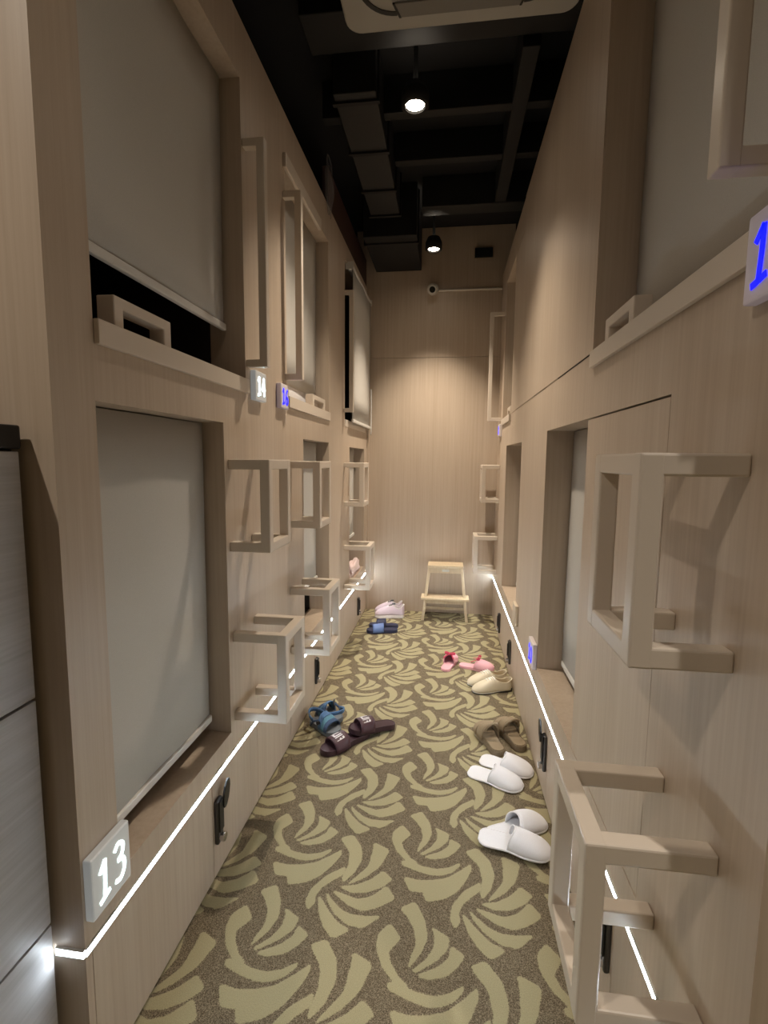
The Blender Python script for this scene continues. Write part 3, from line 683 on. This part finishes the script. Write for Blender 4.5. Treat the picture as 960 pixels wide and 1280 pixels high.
def heading(h, tpt):       # heel and toe on the floor -> position, rotation, length
    d = Vector((tpt[0]-h[0], tpt[1]-h[1])); return h[0], h[1], math.atan2(-d.x, d.y), d.length
# white towelling slippers
def slipper(h, tp, flip, label, z=0, tilt=(0, 0)):
    x, y, r, L = heading(h, tp); w_ = .112; HEEL[0] = .84
    t = place('hotel_slipper', label, 'slipper', x, y, r, 'white towelling slippers', z, tilt)
    obj('sole', sole_mesh(L, w_, .010, flip), 'towelling', t, smooth=True)
    hf = lambda q: .066*max(0, 1-((q-.42)/.58)**1.4)**.6 if q > .42 else .066
    obj('upper', vamp_mesh(L, w_, .50, .008, hf, flip, sag=.08), 'towelling', t, smooth=True, solid=.003)
    bm = bmesh.new(); pts = []
    for k in range(17):
        th = math.pi*k/16; tt = .50+.08*(math.sin(th)**2-1); a, c = foot_w(tt, L, w_, flip); s = math.cos(th)
        pts.append(((c+.001)*s if s > 0 else (a+.001)*s, tt*L, .008+hf(tt)*math.sin(th)**.8))
    tube(bm, pts, .0032, 6); obj('opening_binding', bm, 'white_cloth', t, smooth=True)
    bm = bmesh.new(); pts = []
    P = [(t_, *foot_w(t_, L, w_, flip)) for t_ in TS]
    pts = [(c+.001, q*L, .007) for q, a, c in P[1:-1]]+[(-a-.001, q*L, .007) for q, a, c in P[1:-1][::-1]]
    tube(bm, pts, .0045, 6, True); obj('sole_binding', bm, 'white_cloth', t, smooth=True); HEEL[0] = .72
slipper((.155, 1.835), (.425, 1.775), -1, 'white towelling slipper of the near pair, lying in front and on top', z=.012, tilt=(0, -.03))
slipper((.195, 1.835), (.432, 1.972), 1, 'white towelling slipper of the near pair, half hidden underneath')
slipper((.135, 2.265), (.375, 2.165), -1, 'white towelling slipper of the farther pair, nearest to the camera', z=.0)
slipper((.195, 2.362), (.440, 2.275), 1, 'white towelling slipper of the farther pair, beside the skirting')
# foam slides
def slide(h, tp, flip, label, cols, name='slide_sandal', th=.030, w_=.10, strap=(.52, .82, .060), logo=False, z=0, tilt=(0, 0), group=None):
    x, y, r, L = heading(h, tp)
    t = place(name, label, 'sandal', x, y, r, group, z, tilt)
    s = obj('sole', sole_mesh(L, w_, th, flip, flare=.03, dish=.004), cols[0], t, smooth=False, bevel=.002)
    st = obj('strap', strap_mesh(L, w_, strap[0], strap[1], th*.45, strap[2], flip, lean=.18), cols[1], t, smooth=True, solid=.006)
    if logo:
        def sp(u, v):        # u across (-1..1), v along 0..1 on the strap
            tt = strap[0]+(strap[1]-strap[0])*v; a, c = foot_w(tt, L, w_, flip); ang = math.pi/2-u*.75
            hh = strap[2]*(1-.18*v); cs = math.cos(ang); return Vector(((c+.004 if cs > 0 else a+.004)*math.copysign(abs(cs)**.8, cs), tt*L, th*.45+hh*math.sin(ang)**.85+.0042))
        bm = bmesh.new()
        def rect(u0, u1, v0, v1):
            n = 4
            for k in range(n):
                ua, ub = u0+(u1-u0)*k/n, u0+(u1-u0)*(k+1)/n
                bm.faces.new([bm.verts.new(sp(*p)) for p in ((ua, v0), (ub, v0), (ub, v1), (ua, v1))])
        # block lettering reading from the toe: F I L A
        def letter(u, w0, segs):
            for (a, b_, c, d) in segs: rect(u+a*w0, u+b_*w0, .78-d*.5, .78-c*.5)
        letter(-.80, .34, [(0, .28, 0, 1), (0, 1, .78, 1), (0, .8, .40, .60)])
        letter(-.38, .30, [(.3, .7, 0, 1)])
        letter(-.06, .34, [(0, .28, 0, 1), (0, 1, 0, .22)])
        letter(.36, .42, [(0, .26, 0, .85), (.74, 1, 0, .85), (.1, .9, .78, 1), (.2, .8, .32, .5)])
        bm.normal_update(); lo = obj('strap_lettering', bm, 'logo_grey', t, solid=.0012)
    return t
slide((-.400, 2.515), (-.605, 2.285), 1, 'dark maroon slide with pale strap lettering, nearer to the camera', ('maroon_foam', 'maroon_strap'), logo=True, group='dark maroon slides')
slide((-.268, 2.60), (-.497, 2.445), -1, 'dark maroon slide with pale strap lettering, resting on the heel of the other', ('maroon_foam', 'maroon_strap'), logo=True, z=.004, tilt=(.12, 0), group='dark maroon slides')
slide((-.405, 4.135), (-.672, 4.085), 1, 'navy blue slide nearest the camera by the far left latch', ('navy_foam', 'blue_slide_strap'), strap=(.45, .80, .062), group='navy blue slides')
slide((-.410, 4.245), (-.672, 4.225), -1, 'navy blue slide behind its twin, before the pale sneakers', ('navy_foam', 'navy_foam'), strap=(.42, .74, .066), group='navy blue slides')
# pink house slippers with bows
def pink(h, tp, flip, label):
    x, y, r, L = heading(h, tp); w_ = .098
    t = place('house_slipper', label, 'slipper', x, y, r, 'pink slippers with red bows')
    obj('sole', sole_mesh(L, w_, .020, flip, flare=.02, dish=.002), 'pink_foam', t, bevel=.002)
    hf = lambda q: .062*max(0, 1-((q-.46)/.60)**2)**.6
    obj('upper', vamp_mesh(L, w_, .54, .014, hf, flip, sag=.10), 'pink_foam', t, smooth=True, solid=.005)
    obj('lining', vamp_mesh(L, w_*.93, .56, .016, lambda q: hf(q)*.90, flip, sag=.10), 'rose_inside', t, smooth=True)
    bw = obj('bow', _bow(L), 'bow_red', t, smooth=True, solid=.002)
def _bow(L):
    bm = bmesh.new(); zc = .080; yc = .56*L
    for s in (-1, 1):
        n = 10; rows = []
        for k in range(n+1):
            a = k/n*2*math.pi
            c = (s*(.020-.020*math.cos(a)), yc+.013*math.sin(a)*(.4+.6*abs(math.sin(a/2))), zc+.006*math.sin(a/2))
            rows.append([(c[0], c[1]-.002, c[2]-.006), (c[0], c[1]+.002, c[2]+.006)])
        grid(bm, rows)
        grid(bm, [[(s*.002, yc-.004, zc), (s*.006, yc+.004, zc)], [(s*.022, yc-.028, zc-.010), (s*.028, yc-.020, zc-.008)], [(s*.034, yc-.052, zc-.02), (s*.042, yc-.044, zc-.018)]])
    box(bm, -.006, .006, yc-.006, yc+.006, zc-.004, zc+.008)
    return bm
pink((.012, 3.375), (.075, 3.62), 1, 'pink slipper with red bow pointing towards the stool')
pink((.118, 3.495), (.36, 3.425), -1, 'pink slipper with red bow lying crosswise behind the cream shoes')
# closed shoes
def shoe_upper(L, w_, base, hfun, open0, open1, collar, flip, n=10, out=.002):
    """upper with an ankle opening between open0 and open1"""
    bm = bmesh.new(); rows = []
    T = [0, .006, .02, .05, .1, .16, .22, .28, .34, .40, .46, .52, .58, .64, .70, .76, .82, .88, .93, .965, .985, .996, 1]
    for t in T:
        a, c = foot_w(min(max(t, .0015), .9985), L, w_, flip); row = []
        H_ = hfun(t)
        g = 0
        if t < open1:
            g = collar(t)            # half gap as fraction of the quarter arc
        amax = math.pi/2*(1-g)
        right = [((c+out)*math.cos(amax*k/n)**.75, t*L, base+H_*math.sin(amax*k/n)**.9/(math.sin(amax)**.9 if g > 0 else 1)) for k in range(n+1)]
        left = [(-(a+out)*math.cos(amax*k/n)**.75, t*L, base+H_*math.sin(amax*k/n)**.9/(math.sin(amax)**.9 if g > 0 else 1)) for k in range(n, -1, -1)]
        rows.append((right, left, g))
    R_ = [[bm.verts.new(p) for p in r[0]] for r in rows]; L_ = [[bm.verts.new(p) for p in r[1]] for r in rows]
    for i in range(len(rows)-1):
        for k in range(n):
            bm.faces.new((R_[i][k], R_[i][k+1], R_[i+1][k+1], R_[i+1][k])); bm.faces.new((L_[i][k], L_[i][k+1], L_[i+1][k+1], L_[i+1][k]))
        if rows[i][2] == 0 and rows[i+1][2] == 0: bm.faces.new((R_[i][n], L_[i][0], L_[i+1][0], R_[i+1][n]))
    # heel cap: join the two sides at the back
    for k in range(n): bm.faces.new((R_[0][k], R_[0][k+1], L_[0][n-k-1], L_[0][n-k]))
    return bm
def collar_line(L, w_, base, hfun, open1, collar, flip):
    pts = []
    T = [k/14*(open1-.01) for k in range(15)]
    for s in (1, -1):
        P = []
        for t in T:
            a, c = foot_w(max(t, .0015), L, w_, flip); am = math.pi/2*(1-collar(t)); P.append((s*((c if s > 0 else a)+.002)*math.cos(am)**.75, t*L, base+hfun(t)))
        pts += P[::-1] if s > 0 else P
    return pts
def cream(h, tp, flip, label):
    x, y, r, L = heading(h, tp); w_ = .092
    t = place('lace_up_shoe', label, 'shoe', x, y, r, 'cream leather lace-up shoes')
    hf = lambda q: .050+.016*math.cos(min(1, q/.20)*math.pi/2)**2+.026*max(0, (q-.22)/.24)**2 if q < .46 else .076*max(0, 1-((q-.46)/.54)**1.25)**.62
    cf = lambda q: .66*(1-(q/.46)**5) if q > .08 else .66
    obj('sole', sole_mesh(L, w_, .014, flip, rise=.014), 'lace_white', t, bevel=.001)
    obj('outsole', sole_mesh(L*1.005, w_*1.01, .007, flip, rise=.012), 'dark_heel', t)
    obj('upper', shoe_upper(L, w_*.97, .014, hf, 0, .46, cf, flip), 'cream_leather', t, smooth=True, solid=.003)
    bm = bmesh.new(); box(bm, -.030, .030, .004, .075, 0, .026); obj('heel', bm, 'dark_heel', t, bevel=.004)
    obj('insole', sole_mesh(L*.9, w_*.8, .012, flip), 'cream_inner', t).location = (0, L*.04, .016)
    bm = bmesh.new(); tube(bm, collar_line(L, w_*.97, .014, hf, .46, cf, flip), .003, 6); obj('collar', bm, 'cream_leather', t, smooth=True)
    for k in range(4):
        q = .47+k*.055; bm = bmesh.new(); z_ = .014+hf(q)
        tube(bm, [(-.024, q*L-.004, z_*.88), (-.012, q*L, z_+.003), (.012, q*L+.003, z_+.003), (.024, q*L+.006, z_*.88)], .0034, 6); obj('lace', bm, 'lace_white', t, smooth=True)
cream((.447, 3.165), (.190, 3.095), 1, 'cream lace-up shoe nearest the camera by the right skirting')
cream((.425, 3.275), (.165, 3.19), -1, 'cream lace-up shoe behind its twin, next to the pink slipper')
def sneaker(h, tp, flip, label):
    x, y, r, L = heading(h, tp); w_ = .098
    t = place('sneaker', label, 'sneaker', x, y, r, 'pale lilac sneakers')
    hf = lambda q: .058+.034*math.cos(min(1, q/.18)*math.pi/2)**2+.034*max(0, (q-.18)/.20)**2 if q < .38 else .092*max(0, 1-((q-.38)/.62)**1.15)**.6
    cf = lambda q: .60*(1-(q/.38)**5) if q > .06 else .60
    obj('sole', sole_mesh(L, w_*1.06, .030, flip, rise=.010, flare=.05), 'sole_white', t, bevel=.003)
    obj('outsole', sole_mesh(L*.96, w_*.98, .006, flip), 'grey_dark', t).location = (0, L*.02, 0)
    obj('upper', shoe_upper(L, w_*.95, .032, hf, 0, .38, cf, flip), 'lilac_mesh', t, smooth=True, solid=.004)
    bm = bmesh.new(); tube(bm, collar_line(L, w_*.95, .032, hf, .38, cf, flip), .005, 6); obj('collar', bm, 'sole_white', t, smooth=True)
    bm = bmesh.new(); rows = []
    for j in range(6):
        q = .30+j*.045; z_ = .036+hf(q)+(.028*(1-j/2.5) if j < 2.5 else 0)
        rows.append([(-.018, q*L, z_-.004), (0, q*L, z_+.001), (.018, q*L, z_-.004)])
    grid(bm, rows); obj('tongue', bm, 'grey_dark', t, smooth=True, solid=.005)
    for k in range(4):
        q = .42+k*.05; bm = bmesh.new(); z_ = .034+hf(q)
        tube(bm, [(-.026, q*L-.003, z_*.9), (-.012, q*L, z_+.003), (.012, q*L+.003, z_+.003), (.026, q*L+.005, z_*.9)], .0028, 6); obj('lace', bm, 'sole_white', t, smooth=True)
sneaker((-.385, 4.545), (-.662, 4.515), 1, 'pale lilac sneaker nearer the camera at the far left of the carpet')
sneaker((-.415, 4.655), (-.680, 4.635), -1, 'pale lilac sneaker behind its twin against the end wall')
# tan strap sandals
def tan(h, tp, flip, label):
    x, y, r, L = heading(h, tp); w_ = .104
    t = place('strap_sandal', label, 'sandal', x, y, r, 'tan strap sandals')
    obj('sole', sole_mesh(L, w_, .034, flip, flare=.03, dish=.004), 'tan_sole', t, bevel=.003)
    obj('footbed', sole_mesh(L*.92, w_*.86, .004, flip), 'tan_suede', t).location = (0, L*.035, .031)
    obj('front_strap', strap_mesh(L, w_, .70, .86, .024, .058, flip, lean=.25), 'tan_suede', t, smooth=True, solid=.006)
    obj('instep_strap', strap_mesh(L, w_, .48, .66, .024, .082, flip, lean=.12), 'tan_suede', t, smooth=True, solid=.006)
    bm = bmesh.new(); pts = []
    for k in range(13):
        a = math.pi*(k/12); pts.append((.036*math.cos(a), .46*L-.030*math.sin(a), .078+.052*math.sin(a)))
    tube(bm, pts, .0065, 8); obj('ankle_strap', bm, 'tan_suede', t, smooth=True)
    bm = bmesh.new(); box(bm, .040, .054, .55*L-.012, .55*L+.012, .055, .078); obj('buckle', bm, 'tan_sole', t, bevel=.002)
tan((.300, 2.395), (.215, 2.655), 1, 'tan strap sandal farther from the right skirting, toe pointing away')
tan((.415, 2.455), (.328, 2.715), -1, 'tan strap sandal against the right skirting, toe pointing away')
# blue trekking sandals
def blue(h, tp, flip, label, z=0, tilt=(0, 0), loop=False):
    x, y, r, L = heading(h, tp); w_ = .10
    t = place('trekking_sandal', label, 'sandal', x, y, r, 'strappy blue trekking sandals', z, tilt)
    obj('sole', sole_mesh(L, w_, .030, flip, flare=.03, dish=.003), 'grey_sole', t, bevel=.003)
    obj('outsole', sole_mesh(L*1.01, w_*1.02, .010, flip), 'grey_dark', t)
    obj('toe_strap', strap_mesh(L, w_, .70, .80, .022, .050, flip, lean=.2), 'blue_dark_strap', t, smooth=True, solid=.005)
    obj('instep_strap', strap_mesh(L, w_, .46, .60, .022, .078, flip, lean=.15), 'blue_strap', t, smooth=True, solid=.006)
    obj('cross_strap', strap_mesh(L, w_*1.03, .60, .69, .022, .064, flip, lean=.3), 'teal_strap', t, smooth=True, solid=.005)
    bm = bmesh.new(); rows = []
    for k in range(13):
        a = math.pi*(k/12); c = (.046*math.cos(a), .30*L-.070*math.sin(a), .055+.022*math.sin(a)); rows.append([(c[0], c[1], c[2]-.011), (c[0]*1.04, c[1]-.002, c[2]+.011)])
    grid(bm, rows); obj('heel_strap', bm, 'blue_strap', t, smooth=True, solid=.005)
    for s in (-1, 1):
        bm = bmesh.new(); tube(bm, [(s*.050, .20*L, .022), (s*.049, .32*L, .055), (s*.046, .48*L, .070)], .006, 6); obj('side_strap', bm, 'blue_dark_strap', t, smooth=True)
    if loop:
        bm = bmesh.new(); tube(bm, [(.01, .36*L, .075), (.012, .34*L, .105), (.006, .30*L, .122), (-.01, .24*L, .125), (-.022, .17*L, .108), (-.03, .12*L, .085)], .004, 8); obj('pull_loop', bm, 'black_plastic', t, smooth=True)
    bm = bmesh.new(); cyl(bm, (.047, .52*L, .06), (.060, .52*L, .062), .010, 12); obj('buckle', bm, 'black_plastic', t)
blue((-.738, 2.580), (-.560, 2.468), 1, 'strappy blue trekking sandal lying flat beside the maroon slides')
blue((-.575, 2.60), (-.735, 2.70), -1, 'strappy blue trekking sandal piled behind its twin by the left storage door', z=.0, loop=True)
# strip the helper property
for o in bpy.data.objects:
    if 'worldbuilt' in o: del o['worldbuilt']
